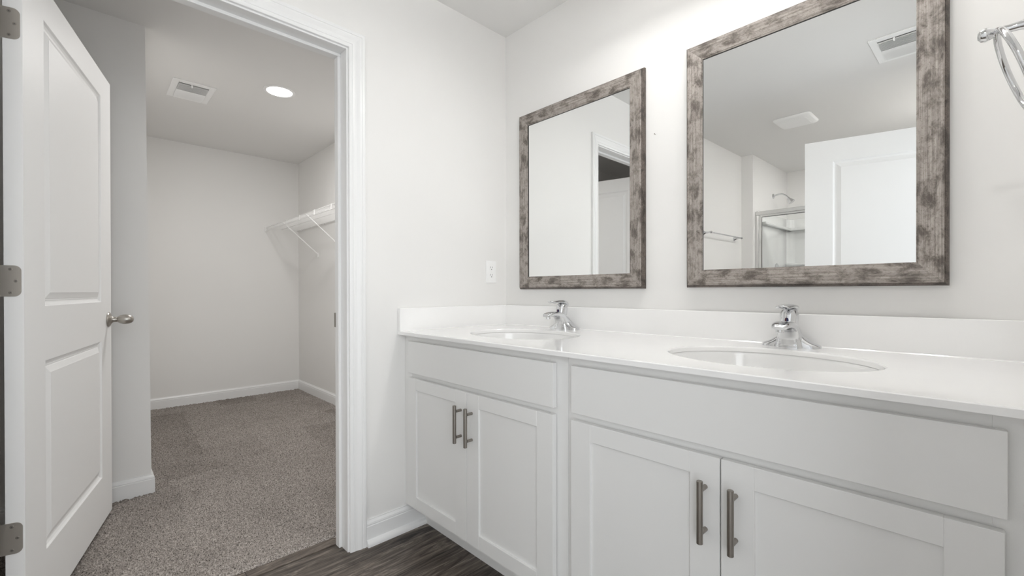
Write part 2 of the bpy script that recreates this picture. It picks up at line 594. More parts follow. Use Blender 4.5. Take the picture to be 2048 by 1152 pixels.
struct('baseboard_south_west', base_run((0, -3.215), (0, OP_LO - .076), (1, 0)), M_TRIM, 'white baseboard under the chrome towel bar')
struct('baseboard_east', base_run((EAST, -.66), (EAST, -1.12), (-1, 0)), M_TRIM, 'white baseboard at the right end of the vanity')
struct('trim_5', casing_bm(EAST, -1, -2.15, -1.19, 2.06), M_TRIM, 'white casing around the bathroom doorway')
struct('trim_6', boxes((-.147, -.092, OP_LO + .001, OP_HI - .001, 0.0, .0035), bev=.0012), M_VINYL, 'dark wood-look strip where the vinyl floor meets the carpet')


# ------------------------------------------------------------------ panel doors
def door_leaf(W, H, T, panels, band=.042):
    """leaf in local coordinates: x from hinge, y=0 front face, -T back face; both faces carry moulded panels"""
    bm = B()

    def face_side(y, s):
        # flat skin made of strips around the panels
        px0, px1 = panels[0][0], panels[0][1]
        zs = [0]
        for (_, _, a, b) in panels:
            zs += [a, b]
        zs.append(H)
        def quad(x0, x1, z0, z1):
            bm.faces.new([bm.verts.new((x, y, z)) for x, z in ((x0, z0), (x1, z0), (x1, z1), (x0, z1))])
        for i in range(len(zs) - 1):
            if i % 2 == 0:
                for a, b in ((0, px0), (px0, px1), (px1, W)):
                    quad(a, b, zs[i], zs[i + 1])
            else:
                quad(0, px0, zs[i], zs[i + 1])
                quad(px1, W, zs[i], zs[i + 1])
        for (x0, x1, z0, z1) in panels:
            prof = [(0, 0), (.0015, .0005), (.005, .0065), (.012, .0105), (.0165, .0115), (.0185, .0095), (.0225, .0095), (.0240, .0080), (band, .0012), (band + .002, .0)]
            rings = []
            for dd, dep in prof:
                rings.append([bm.verts.new((x, y - s * dep, z)) for x, z in
                              ((x0 + dd, z0 + dd), (x1 - dd, z0 + dd), (x1 - dd, z1 - dd), (x0 + dd, z1 - dd))])
            for a, b in zip(rings, rings[1:]):
                for k in range(4):
                    bm.faces.new((a[k], a[(k + 1) % 4], b[(k + 1) % 4], b[k]))
            bm.faces.new(rings[-1])
    face_side(0, 1)
    face_side(-T, -1)
    for (a, b) in (((0, 0), (W, 0)), ((W, 0), (W, H)), ((W, H), (0, H)), ((0, H), (0, 0))):
        bm.faces.new([bm.verts.new(p) for p in ((a[0], 0, a[1]), (b[0], 0, b[1]), (b[0], -T, b[1]), (a[0], -T, a[1]))])
    bmesh.ops.remove_doubles(bm, verts=bm.verts[:], dist=1e-5)
    return bm


DW, DH, DT, DZ = .946, 2.000, .040, .037
door = thing('door_1', 'white two-panel closet door standing open at the left edge', 'door', (-.139, -1.777, DZ), kind='structure', local=True)
e = Vector((-.9734892, .22873297, 0))
door.rotation_euler = (0, 0, math.atan2(e.y, e.x))
# local +x = away from the hinge; the seen face has local normal -y, so mirror y when building
P1 = (.155, .790, 1.0165 - DZ, 1.928 - DZ)
P2 = (.155, .790, .240 - DZ, .844 - DZ)
bm = door_leaf(DW, DH, DT, [P2, P1])
for v in bm.verts:
    v.co.y = -v.co.y
leaf = obj('door_leaf', bm, M_DOOR, door)


def knob_set(parent, x, z, y, s, m=M_NICKEL):
    k = B()
    base = axis_mat((x, y, z), (0, s, 0))
    lathe(k, [(0, 0), (.0335, 0), (.034, .003), (.032, .0065), (.024, .010), (.0165, .014), (.0125, .020), (.012, .027)], base, 40)
    rose = obj('rose', k, m, parent, smooth=True)
    k = B()
    lathe(k, [(.0125, .024), (.0135, .028), (.0125, .032), (.016, .036), (.0225, .045), (.0262, .056), (.0272, .066), (.0255, .076), (.0205, .085), (.012, .091), (0, .0935)],
          base, 40)
    obj('knob', k, m, parent, smooth=True)


kn = B()
lathe(kn, [(0, 0), (.0335, 0), (.034, .003), (.032, .0065), (.024, .010), (.0165, .014), (.0125, .020), (.0118, .029)], axis_mat((.893, 0, .934 - DZ), (0, -1, 0)), 40)
rose = obj('knob_rose', kn, M_NICKEL, door, smooth=True, label='satin nickel knob rose')
kn = B()
lathe(kn, [(.0118, .024), (.0135, .028), (.0122, .032), (.0150, .0355), (.0200, .043), (.0235, .053), (.0245, .063), (.0232, .073), (.0185, .083), (.011, .0895), (0, .092)],
      axis_mat((.893, 0, .934 - DZ), (0, -1, 0)), 40, sx=.92, sy=.92)
obj('door_knob', kn, M_NICKEL, rose, smooth=True, label='satin nickel egg-shaped knob')
bm = B()
lathe(bm, [(0, 0), (.033, 0), (.032, .0065), (.0165, .014), (.0125, .028), (.022, .043), (.026, .063), (.02, .083), (0, .092)], axis_mat((.893, DT, .934 - DZ), (0, 1, 0)), 32)
obj('door_knob', bm, M_NICKEL, door, smooth=True)


def hinge(zc):
    """leaf plate screwed on the hinge edge (local x = 0) with the knuckle at the back"""
    bm = B()
    H2, y0, y1, r = .0445, .0045, .052, .0155
    t = .0016
    pts = [(y1, -H2), (y1, H2)]
    for k in range(9):
        a = PI / 2 + k / 8 * PI / 2
        pts.append((y0 + r + r * math.cos(a), H2 - r + r * math.sin(a)))
    for k in range(9):
        a = PI + k / 8 * PI / 2
        pts.append((y0 + r + r * math.cos(a), -H2 + r + r * math.sin(a)))
    loft(bm, [[(-t, y, zc + z) for y, z in pts], [(0.0002, y, zc + z) for y, z in pts]])
    h = obj('hinge', bm, M_NICKEL, door, label='satin nickel butt hinge')
    bm = B()
    lathe(bm, [(0, -.0455), (.004, -.0455), (.0062, -.044), (.0062, .044), (.004, .0455), (0, .0455)], Matrix.Translation((-.0045, .0565, zc)), 20)
    obj('hinge_pin', bm, M_NICKEL, h, smooth=True)
    for yy, zz in ((.0265, .0335), (.0155, 0), (.0265, -.0335)):
        bm = B()
        lathe(bm, [(.0044, 0), (.0042, .0003), (.0036, .0005), (0, .0005)], axis_mat((-t, yy, zc + zz), (-1, 0, 0)), 20)
        nf = len(bm.faces)
        for aa in (0, PI / 2):
            box(bm, -.0001, .0001, -.0021, .0021, -.0006, .0006, rot=Matrix.Translation((-t - .00055, yy, zc + zz)) @ Matrix.Rotation(aa + .4, 4, 'X'))
        bm.faces.ensure_lookup_table()
        for f in bm.faces[nf:]:
            f.material_index = 1
        obj('screw', bm, [M_PULL, M_SLOT], h)


for zh in (1.828, 1.0935, .357):
    hinge(zh - DZ)

# bathroom door, swung into the room behind the camera; seen in the larger mirror
d2 = thing('door_2', 'white panel bathroom door, its free edge seen in the larger mirror', 'door', (1.852, -2.118, .012), kind='structure', local=True)
e2 = Vector((.913 - 1.852, -1.875 + 2.118, 0))
W2 = e2.length
d2.rotation_euler = (0, 0, math.atan2(e2.y, e2.x))
bm = door_leaf(W2, 2.028, .035, [(.15, W2 - .15, .22, .80), (.15, W2 - .15, .98, 1.89)])
obj('door_leaf', bm, M_DOOR, d2)
bm = B()
lathe(bm, [(0, 0), (.033, 0), (.032, .0065), (.0165, .014), (.0125, .028), (.022, .043), (.026, .063), (.02, .083), (0, .092)], axis_mat((W2 - .06, 0, .93), (0, 1, 0)), 32)
obj('door_knob', bm, M_NICKEL, d2, smooth=True)
for zz in (.25, 1.05, 1.8):
    bm = B()
    box(bm, -.0016, 0, -.03, .002, zz - .045, zz + .045, bev=.0006)
    obj('hinge', bm, M_NICKEL, d2)

# ------------------------------------------------------------------ vanity cabinets
ZD0, ZD1, ZR0, ZR1 = .1375, .6895, .7105, .8460
YD0, YD1 = -.6410, -.6238          # door front, door back
YF = -.620                         # face frame
CT_Z0, CT_Z1 = .872, .887


def pull(x, zc, parent):
    bm = B()
    yb = YD0 - .031
    lathe(bm, [(0, -.0700), (.0058, -.0700), (.0069, -.0690), (.0069, .0690), (.0058, .0700), (0, .0700)], Matrix.Translation((x, yb, zc)), 24)
    h = obj('bar_pull', bm, M_PULL, parent, smooth=True, label='brushed nickel bar pull')
    for s in (-.048, .048):
        bm = B()
        lathe(bm, [(.0052, 0), (.0052, .0245)], axis_mat((x, YD0, zc + s), (0, -1, 0)), 18)
        obj('pull_post', bm, M_PULL, h, smooth=True)


def shaker(x0, x1, parent, handle_side):
    s, r = .0675, .0490
    bm = B()
    bv = .0009
    box(bm, x0, x0 + s, YD0, YD1, ZD0, ZD1, bev=bv)
    box(bm, x1 - s, x1, YD0, YD1, ZD0, ZD1, bev=bv)
    box(bm, x0 + s, x1 - s, YD0, YD1, ZD0, ZD0 + r, bev=bv)
    box(bm, x0 + s, x1 - s, YD0, YD1, ZD1 - r, ZD1, bev=bv)
    d = obj('cabinet_door', bm, M_CAB, parent)
    bm = B()
    box(bm, x0 + s - .004, x1 - s + .004, YD0 + .0075, YD1 - .002, ZD0 + r - .004, ZD1 - r + .004)
    obj('door_panel', bm, M_CAB, d)
    pull((x1 - .031) if handle_side > 0 else (x0 + .031), .5705, d)
    return d


def cabinet(x0, x1, drawer, doors, label, fill=0.0):
    t = thing('vanity_cabinet', label, 'cabinet', ((x0 + x1) / 2, -.31, 0), group='bathroom vanity cabinets')
    bm = B()
    a, b = x0 + fill + .0006, x1 - .0006
    th = .018
    yb = -.002
    box(bm, a, a + th, YF + .019, yb, .114, CT_Z0)
    box(bm, b - th, b, YF + .019, yb, .114, CT_Z0)
    box(bm, a + th, b - th, YF + .019, yb, .114, .132)
    box(bm, a + th, b - th, yb - .006, yb, .132, CT_Z0)
    obj('carcass', bm, M_CAB, t)
    bm = B()
    st, st1 = .044, .068
    f0, f1 = x0 + .0006, x1 - .0006
    bv = .0006
    box(bm, f0, f0 + st + fill, YF, YF + .019, .114, CT_Z0, bev=bv)
    box(bm, f1 - st1, f1, YF, YF + .019, .114, CT_Z0, bev=bv)
    for z0, z1 in ((.114, .150), (.682, .720), (.832, CT_Z0)):
        box(bm, f0 + st + fill, f1 - st1, YF, YF + .019, z0, z1)
    obj('face_frame', bm, M_CAB, t)
    bm = B()
    box(bm, x0 + (.0128 if fill else .001), x1 - .001, -.528, -.510, 0.0005, .114)
    obj('toe_kick', bm, M_CAB, t)
    bm = B()
    box(bm, drawer[0], drawer[1], YD0, YD1, ZR0, ZR1, bev=.0012, seg=2)
    obj('drawer_front', bm, M_CAB, t)
    shaker(doors[0], doors[1], t, 1)
    shaker(doors[2], doors[3], t, -1)
    return t


cabinet(0.0005, .929, (.0555, .8870), (.0545, .4665, .4690, .8860), 'white two-door shaker vanity cabinet beside the closet doorway', fill=.015)
cabinet(.929, 1.8500, (.9555, 1.7975), (.9545, 1.3715, 1.3745, 1.7950), 'white two-door shaker vanity cabinet under the right-hand sink and larger mirror')
struct('trim_7', boxes((1.8502, EAST - .0005, YF, YF + .019, .114, CT_Z0)), M_CAB, 'narrow white filler strip between right vanity cabinet and side wall')

# ------------------------------------------------------------------ countertop with two oval openings
SA, SB = .248, .194
SINKS = ((.472, -.347), (1.375, -.353))
ct = thing('countertop', 'glossy white vanity countertop with backsplash, running over both cabinets', 'countertop', (.93, -.33, CT_Z0))
bm = B()
cells = ((.0005, .915, SINKS[0]), (.915, EAST - .0005, SINKS[1]))
Y0, Y1 = -.6575, -.0005
E_ = .0022
for (cx0, cx1, (sx, sy)) in cells:
    ang = [2 * PI * k / 120 for k in range(120)]
    for X_ in (cx0, cx1):
        for Y_ in (Y0, Y1):
            ang.append(math.atan2(Y_ - sy, X_ - sx) % (2 * PI))
    ang = sorted(set(round(a, 6) for a in ang))

    def rect_pt(a, inset):
        c, s = math.cos(a), math.sin(a)
        ts = []
        yl, yh = Y0 + inset, Y1
        if c > 1e-9: ts.append((cx1 - sx) / c)
        if c < -1e-9: ts.append((cx0 - sx) / c)
        if s > 1e-9: ts.append((yh - sy) / s)
        if s < -1e-9: ts.append((yl - sy) / s)
        t = min(ts)
        return sx + c * t, sy + s * t

    def ell(a, k=0.0):
        c, s = math.cos(a), math.sin(a)
        r = 1 / math.sqrt((c / (SA + k)) ** 2 + (s / (SB + k)) ** 2)
        return sx + c * r, sy + s * r
    rings = []
    rings.append([(*rect_pt(a, 0), CT_Z0) for a in ang])
    rings.append([(*rect_pt(a, 0), CT_Z1 - E_) for a in ang])
    rings.append([(*rect_pt(a, E_), CT_Z1) for a in ang])
    rings.append([(*ell(a, .0045), CT_Z1) for a in ang])
    rings.append([(*ell(a, .0016), CT_Z1 - .0012) for a in ang])
    rings.append([(*ell(a, 0), CT_Z1 - .0040) for a in ang])
    rings.append([(*ell(a, 0), CT_Z0) for a in ang])
    V = [[bm.verts.new(p) for p in r] for r in rings]
    n = len(ang)
    for a, b in zip(V, V[1:]):
        for k in range(n):
            bm.faces.new((a[k], a[(k + 1) % n], b[(k + 1) % n], b[k]))
    for k in range(n):
        bm.faces.new((V[-1][k], V[-1][(k + 1) % n], V[0][(k + 1) % n], V[0][k]))
# remove the inner joint between the two cells
bmesh.ops.remove_doubles(bm, verts=bm.verts[:], dist=2e-5)
dele = [f for f in bm.faces if all(abs(v.co.x - .915) < 1e-4 for v in f.verts)]
bmesh.ops.delete(bm, geom=dele, context='FACES_ONLY')
obj('counter_slab', bm, M_COUNTER, ct, smooth=True, angle=9)
bm = B()
box(bm, .0185, EAST - .0005, -.020, -.0005, CT_Z1 - .003, .988, bev=.0022, seg=2)
loft(bm, [[(x_, -.0195, CT_Z1 - .0002), (x_, -.0235, CT_Z1 - .0002), (x_, -.0215, CT_Z1 + .0012), (x_, -.0195, CT_Z1 + .0035)] for x_ in (.0185, EAST - .0005)])
obj('backsplash', bm, M_COUNTER, ct)
bm = B()
box(bm, .0005, .020, -.6565, -.0005, CT_Z1 - .003, .988, bev=.0022, seg=2)
loft(bm, [[(.0195, y_, CT_Z1 - .0002), (.0235, y_, CT_Z1 - .0002), (.0215, y_, CT_Z1 + .0012), (.0195, y_, CT_Z1 + .0035)] for y_ in (-.655, -.019)])
obj('side_splash', bm, M_COUNTER, ct)
bm = B()


def sink(cxy, label):
    t = thing('sink', label, 'sink', (cxy[0], cxy[1], CT_Z0 - .15), group='oval vanity sinks')
    bm = B()
    prof = [(1.07, -.0006), (1.012, -.0008), (1.004, -.003), (1.0, -.012), (.985, -.04), (.93, -.085), (.80, -.122), (.58, -.143), (.30, -.151), (.12, -.153), (.09, -.157), (0, -.157)]
    out = [(1.07, -.0006), (1.07, -.010), (1.045, -.012), (1.03, -.045), (.97, -.095), (.83, -.132), (.6, -.153), (.3, -.160), (0, -.163)]
    mt = Matrix.Translation((cxy[0], cxy[1], CT_Z0))
    lathe(bm, prof, mt, 96, SA, SB)
    lathe(bm, out, mt, 96, SA, SB)
    bmesh.ops.remove_doubles(bm, verts=bm.verts[:], dist=1e-6)
    obj('bowl', bm, M_SINK, t, smooth=True, angle=60)
    bm = B()
    lathe(bm, [(.0215, -.1545), (.022, -.151), (.019, -.1495), (.0165, -.1505), (.0155, -.153), (0, -.1525)], mt, 32)
    obj('drain', bm, M_CHROME, t, smooth=True, label='chrome drain ring')
    return t


sink(SINKS[0], 'white oval undermount sink nearer the room corner, below the left mirror')
sink(SINKS[1], 'white oval undermount sink below the right-hand mirror')


# ------------------------------------------------------------------ faucets
def rring(c, u, v, a, b, n=20, p=2.4):
    out = []
    for k in range(n):
        t = 2 * PI * k / n
        cs, sn = math.cos(t), math.sin(t)
        out.append(Vector(c) + Vector(u) * (a * math.copysign(abs(cs) ** (2 / p), cs)) + Vector(v) * (b * math.copysign(abs(sn) ** (2 / p), sn)))
    return out


def faucet(x, y, label):
    t = thing('faucet', label, 'faucet', (x, y, CT_Z1), group='chrome vanity faucets', local=True)
    # base with two swept wings
    bm = B()
    secs = []
    for k in range(49):
        u = -1 + 2 * k / 48
        xx = .0815 * math.copysign(1 - (1 - abs(u)) ** 1.25, u)
        ax_ = abs(xx)
        d = .0270 * (max(0.0, 1 - (ax_ / .0816) ** 5)) ** .5 + .0004
        h = (.0105 + .052 * math.exp(-(ax_ / .0405) ** 1.9)) * (max(0.0, 1 - (ax_ / .0816) ** 12)) ** .5 + .0005
        ring = []
        for j in range(17):
            a = PI * j / 16
            ring.append((xx, -d * math.copysign(abs(math.cos(a)) ** .8, math.cos(a)), h * math.sin(a) ** .72))
        secs.append(ring)
    loft(bm, secs)
    obj('base', bm, M_CHROME, t, smooth=True, angle=50)
    # spout: f forward is -y
    bm = B()
    path = spline([(.008, .000, .0415, .031), (.010, .018, .0375, .0295), (.017, .038, .0325, .0255), (.033, .0580, .0290, .0185), (.058, .0690, .0270, .0138),
                   (.086, .0718, .0255, .0115), (.108, .0700, .0240, .0100), (.122, .0670, .0205, .0082), (.1295, .0645, .0150, .0050)], 5)
    secs = []
    for i, p in enumerate(path):
        a = path[min(i + 1, len(path) - 1)] - path[max(i - 1, 0)]
        tn = Vector((0, -a[0], a[1])).normalized()
        nv = Vector((1, 0, 0)).cross(tn)
        secs.append(rring((0, -p[0], p[1]), (1, 0, 0), nv, p[2], p[3], 32, 3.0))
    loft(bm, secs)
    sp = obj('spout', bm, M_CHROME, t, smooth=True, angle=50)
    bm = B()
    lathe(bm, [(0, 0), (.0105, 0), (.0115, -.001), (.0115, -.010), (.0095, -.0115), (0, -.0112)], Matrix.Translation((0, -.114, .0625)), 24)
    obj('aerator', bm, M_CHROME, sp, smooth=True)
    # dome carrying the lever
    bm = B()
    axd = Vector((0, .10, 1)).normalized()
    bs = Vector((0, -.020, .066))
    secs = []
    for h, a, b in ((0, .0225, .0255), (.006, .0232, .026), (.016, .0240, .026), (.028, .0250, .0258), (.038, .0252, .0250), (.046, .0222, .0228), (.052, .0165, .0172), (.0555, .008, .0085), (.056, .0008, .0008)):
        c = bs + axd * h
        secs.append(rring(c, (1, 0, 0), axd.cross(Vector((1, 0, 0))), a, b, 28, 2.2))
    loft(bm, secs)
    hd = obj('handle_dome', bm, M_CHROME, t, smooth=True, angle=50)
    bm = B()
    path = spline([(-.012, .1040, .0130, .0120), (.000, .1185, .0225, .0095), (.020, .1255, .0255, .0075), (.045, .1270, .0250, .0060), (.070, .1250, .0230, .0050), (.088, .1245, .0205, .0044),
                   (.100, .1275, .0140, .0035), (.104, .1290, .0070, .0022)], 4)
    secs = []
    for i, p in enumerate(path):
        a = path[min(i + 1, len(path) - 1)] - path[max(i - 1, 0)]
        tn = Vector((0, -a[0], a[1])).normalized()
        nv = Vector((1, 0, 0)).cross(tn)
        secs.append(rring((0, -p[0], p[1]), (1, 0, 0), nv, p[2], p[3], 24, 2.6))
    loft(bm, secs)
    obj('lever', bm, M_CHROME, hd, smooth=True, angle=50)
    for sg, m_, nm in ((-1, M_RED, 'hot_mark'), (1, M_BLUE, 'cold_mark')):
        bm = B()
        wm = .0048
        arch = [(0, 0), (0, .0150)] + [(sg * wm * math.sin(k / 8 * PI / 2), .0075 + .0075 * math.cos(k / 8 * PI / 2)) for k in range(1, 9)] + [(sg * wm, 0)]
        loft(bm, [[(x_, yy - .1 * z_, .0775 + z_) for x_, z_ in arch] for yy in (-.0440, -.0468)])
        obj(nm, bm, m_, hd, label='small red mark' if sg < 0 else 'small blue mark')
    return t


faucet(.4570, -.0620, 'chrome single-lever faucet at the left sink, under the left mirror')
faucet(1.3660, -.0600, 'chrome single-lever faucet at the right sink, under the right mirror')


# ------------------------------------------------------------------ mirrors
FRAME_P = [(0, 0), (0, .0085), (.0022, .0150), (.0062, .0222), (.0085, .0240), (.0098, .0272), (.0112, .0278), (.018, .0276), (.030, .0258), (.046, .0228),
           (.0585, .0205), (.0600, .0190), (.0615, .0195), (.0640, .0182), (.0640, .0120), (.012, .008)]


def wall_mirror(x0, z0, W, H, label, yaw=0.0):
    t = thing('wall_mirror', label, 'mirror', (x0, 0, z0), group='framed vanity mirrors', local=True)
    t.rotation_euler = (0, 0, yaw)

    def rail(Lg, mtx):
        bm = B()
        n = len(FRAME_P)
        a = [bm.verts.new((d, d, h)) for d, h in FRAME_P]
        b = [bm.verts.new((Lg - d, d, h)) for d, h in FRAME_P]
        for k in range(n):
            f = bm.faces.new((a[k], a[(k + 1) % n], b[(k + 1) % n], b[k]))
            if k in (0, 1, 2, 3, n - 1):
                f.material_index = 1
            if k in (10, 11, 12, 13):
                f.material_index = 2 if k in (13,) else 0
        bm.faces.new(a[::-1]); bm.faces.new(b)
        o = obj('frame_rail', bm, [M_FRAME, M_FRAME_EDGE, M_BLACK], t)
        o.matrix_local = mtx
        return o

    def mx(loc, xa, ya):
        xa, ya = Vector(xa), Vector(ya)
        za = xa.cross(ya)
        m = Matrix((xa, ya, za)).transposed().to_4x4()
        m.translation = loc
        return m
    e = .0006
    rail(W, mx((0, -e, 0), (1, 0, 0), (0, 0, 1)))
    rail(W, mx((W, -e, H), (-1, 0, 0), (0, 0, -1)))
    rail(H, mx((0, -e, H), (0, 0, -1), (1, 0, 0)))
    rail(H, mx((W, -e, 0), (0, 0, 1), (-1, 0, 0)))
    bm = B()
    box(bm, .0600, W - .0600, -.0152, -.0122, .0600, H - .0600)
    obj('mirror_glass', bm, M_MIRROR, t, label='silvered mirror glass')
    bm = B()
    box(bm, .052, W - .052, -.0120, -.0085, .052, H - .052)
    obj('backing_board', bm, M_DARK, t)
    return t


wall_mirror(.1215, 1.0715, .714, .8985, 'grey weathered-wood framed mirror nearer the room corner, above the left sink')
wall_mirror(1.0105, 1.0745, .708, .8975, 'grey weathered-wood framed mirror above the right sink, reflecting the shower', yaw=-math.radians(1.0))

# ------------------------------------------------------------------ outlet, nail
t = thing('wall_outlet', 'white duplex wall outlet beside the room corner above the side splash', 'outlet', (0, -.1105, 1.1635))
bm = B()
box(bm, .0002, .0055, -.1460, -.0750, 1.1055, 1.2215, bev=.0025, seg=3)
obj('cover_plate', bm, M_PLASTIC, t, smooth=True)
for zz in (1.1440, 1.1830):
    bm = B()
    ring = []
    for k in range(40):
        a = 2 * PI * k / 40
        ring.append((max(-.0125, min(.0125, .0172 * math.cos(a))), .0172 * math.sin(a)))
    # flat top and bottom, round sides
    r0 = [(.0054, -.1105 + s, zz + c) for c, s in ring]
    r1 = [(.0066, -.1105 + s * .98, zz + c * .98) for c, s in ring]
    loft(bm, [r0, r1])
    rc = obj('receptacle', bm, M_PLASTIC, t)
    bm = B()
    box(bm, .0064, .0069, -.1105 - .0072, -.1105 - .0052, zz + .000, zz + .0085)
    box(bm, .0064, .0069, -.1105 + .0052, -.1105 + .0072, zz + .001, zz + .0080)
    lathe(bm, [(.0026, 0), (.0026, .0004), (0, .0004)], axis_mat((.0065, -.1105, zz - .0065), (1, 0, 0)), 14)
    obj('slots', bm, M_SLOT, rc)
bm = B()
lathe(bm, [(.0030, 0), (.0026, .001), (0, .0012)], axis_mat((.0055, -.1105, 1.1635), (1, 0, 0)), 14)
obj('screw', bm, M_PLASTIC, t)
bm = B()
lathe(bm, [(0, -.010), (.0010, -.010), (.0010, .006), (.0022, .006), (.0022, .007), (0, .007)], axis_mat((.8765, 0, 1.6905), (0, -1, 0)), 10)
setp(obj('nail', bm, M_PULL), 'tiny dark nail in the bare wall between the two mirrors', 'nail')

# ------------------------------------------------------------------ towel ring on the right-hand wall
RY, RZ = -.500, 1.505
t = thing('towel_ring', 'chrome towel ring on a tapered post at the upper right edge', 'towel ring', (EAST, RY, RZ))
bm = B()
lathe(bm, [(0, 0), (.026, 0), (.026, .004), (.021, .010), (.0145, .022), (.0098, .040), (.0072, .055), (.0066, .068), (.0072, .078), (.0075, .084), (.0100, .089), (.0118, .095), (.0100, .101), (.005, .1045), (0, .105)],
      axis_mat((EAST, RY, RZ + .009), (-1, 0, 0)), 32)
obj('post', bm, M_CHROME, t, smooth=True)
bm = B()
pts = []
tilt = math.radians(17)
for k in range(64):
    a = 2 * PI * k / 64
    yy, zz = .076 * math.sin(a), .076 * math.cos(a) - .076
    pts.append((EAST - .0790 + math.sin(tilt) * (-zz) - .002, RY + yy, RZ + .006 + math.cos(tilt) * zz))
tube(bm, pts, .0052, 16, closed=True)
obj('ring', bm, M_CHROME, t, smooth=True)

# ------------------------------------------------------------------ vanity light above the mirrors (just above the frame)
t = thing('vanity_light', 'four-shade vanity light bar high on the wall above the mirrors', 'wall light', (1.2, 0, 2.30))
bm = B()
box(bm, .68, 1.72, -.022, -.0005, 2.330, 2.390, bev=.004, seg=2)
obj('back_plate', bm, M_NICKEL, t)
for lx in LAMP_X:
    bm = B()
    tube(bm, spline([(lx, -.02, 2.36), (lx, -.16, 2.39), (lx, -.30, 2.405), (lx, LAMP_Y, 2.385), (lx, LAMP_Y, 2.37)], 5), .006, 12)
    arm = obj('arm', bm, M_NICKEL, t, smooth=True)
    bm = B()
    lathe(bm, [(0, 2.375), (.020, 2.372), (.024, 2.35), (.045, 2.315), (.062, 2.266), (.0585, 2.266), (.042, 2.314), (.021, 2.348), (0, 2.352)], Matrix.Translation((lx, LAMP_Y, 0)), 32)
    obj('shade', bm, M_GLASSSHADE, arm, smooth=True)
    bm = B()
    lathe(bm, [(0, 2.350), (.012, 2.346), (.014, 2.325), (.026, 2.300), (.026, 2.290), (.016, 2.278), (0, 2.274)], Matrix.Translation((lx, LAMP_Y, 0)), 24)
    obj('bulb', bm, M_LED, arm, smooth=True)


# ------------------------------------------------------------------ ceiling registers
def register(x0, x1, y0, y1, long_axis, dark_first, label):
    """two-bank ceiling register. long_axis 'x' or 'y': the banks follow each other along it."""
    t = thing('air_vent', label, 'vent', ((x0 + x1) / 2, (y0 + y1) / 2, ZC), group='white ceiling air registers')

    def bx(bm, a0, a1, b0, b1, z0, z1, **k):
        if long_axis == 'x':
            box(bm, a0, a1, b0, b1, z0, z1, **k)
        else:
            box(bm, b0, b1, a0, a1, z0, z1, **k)
    A0, A1, B0, B1 = (x0, x1, y0, y1) if long_axis == 'x' else (y0, y1, x0, x1)
    fa, fb = .045, .036
    bm = B()
    z0 = ZC - .006
    bx(bm, A0, A1, B0, B0 + fb, z0, ZC - .0005, bev=.0018)
    bx(bm, A0, A1, B1 - fb, B1, z0, ZC - .0005, bev=.0018)
    bx(bm, A0, A0 + fa, B0 + fb, B1 - fb, z0, ZC - .0005, bev=.0018)
    bx(bm, A1 - fa, A1, B0 + fb, B1 - fb, z0, ZC - .0005, bev=.0018)
    fr = obj('vent_flange', bm, M_VENT, t)
    bm = B()
    bx(bm, A0 + fa, A1 - fa, B0 + fb, B1 - fb, ZC - .0012, ZC - .0006)  # flat dark sheet, shade of the duct put into its colour
    obj('duct_shade', bm, M_DARK, t)
    mid = (A0 + A1) / 2
    bm = B()
    bx(bm, mid - .004, mid + .004, B0 + fb, B1 - fb, ZC - .009, ZC - .001)
    obj('centre_bar', bm, M_VENT, t)
    bm = B()
    nsl = 9
    for bank in (0, 1):
        a0 = (A0 + fa) if bank == 0 else mid + .004
        a1 = mid - .004 if bank == 0 else A1 - fa
        for k in range(nsl):
            c = a0 + (k + .5) / nsl * (a1 - a0)
            ang = math.radians(52) * (1 if bank == 0 else -1)
            w = .0085
            ca, sa = math.cos(ang), math.sin(ang)
            p = []
            for uu, vv in ((-w, -.0005), (w, -.0005), (w, .0005), (-w, .0005)):
                p.append((c + uu * ca - vv * sa, ZC - .0085 + uu * sa + vv * ca))
            secs = []
            for b in (B0 + fb, B1 - fb):
                secs.append([((q[0], b, q[1]) if long_axis == 'x' else (b, q[0], q[1])) for q in p])
            loft(bm, secs)
    for v in bm.verts:
        v.co.z = min(v.co.z, ZC - .0014)
    obj('louvers', bm, M_VENT, t)
    bm = B()
    b = B0 + fb + (B1 - B0 - 2 * fb) * .42
    aa = A1 - fa - .006 if dark_first > 0 else A0 + fa + .006
    bx(bm, aa - .004, aa + .006, b - .004, b + .004, ZC - .022, ZC - .004, bev=.0015)
    obj('damper_lever', bm, M_VENT, t)
    return t


register(-2.132, -1.790, -1.236, -1.000, 'x', 1, 'white air register on the closet ceiling beside the round light')
register(1.305, 1.545, -1.858, -1.507, 'y', 1, 'white air register on the bathroom ceiling, seen in the right mirror')

# ------------------------------------------------------------------ closet recessed light, added fill lights, exhaust fan
def recessed(x, y, label):
    t = thing('recessed_light', label, 'ceiling light', (x, y, ZC), group='round recessed ceiling lights')
    bm = B()
    lathe(bm, [(.098, -.0005), (.098, -.003), (.094, -.0055), (.082, -.006), (.079, -.004), (.079, -.0008)], Matrix.Translation((x, y, ZC)), 48)
    obj('trim_ring', bm, M_PLASTIC, t, smooth=True)
    bm = B()
    lathe(bm, [(.0788, -.0042), (.0788, -.0012), (0, -.0012)], Matrix.Translation((x, y, ZC)), 48)
    lathe(bm, [(.0788, -.0042), (0, -.0046)], Matrix.Translation((x, y, ZC)), 48)
    obj('lens', bm, M_LED, t, label='glowing white lens')


recessed(-1.545, -.68, 'round recessed light glowing on the closet ceiling')
recessed(.85, -3.75, 'added round fill light over the shower, unseen behind the camera')  # housing made up for the tub fill lamp
recessed(1.62, -2.85, 'added round fill light on the bathroom ceiling, unseen behind the camera')  # housing made up for the bathroom fill lamp

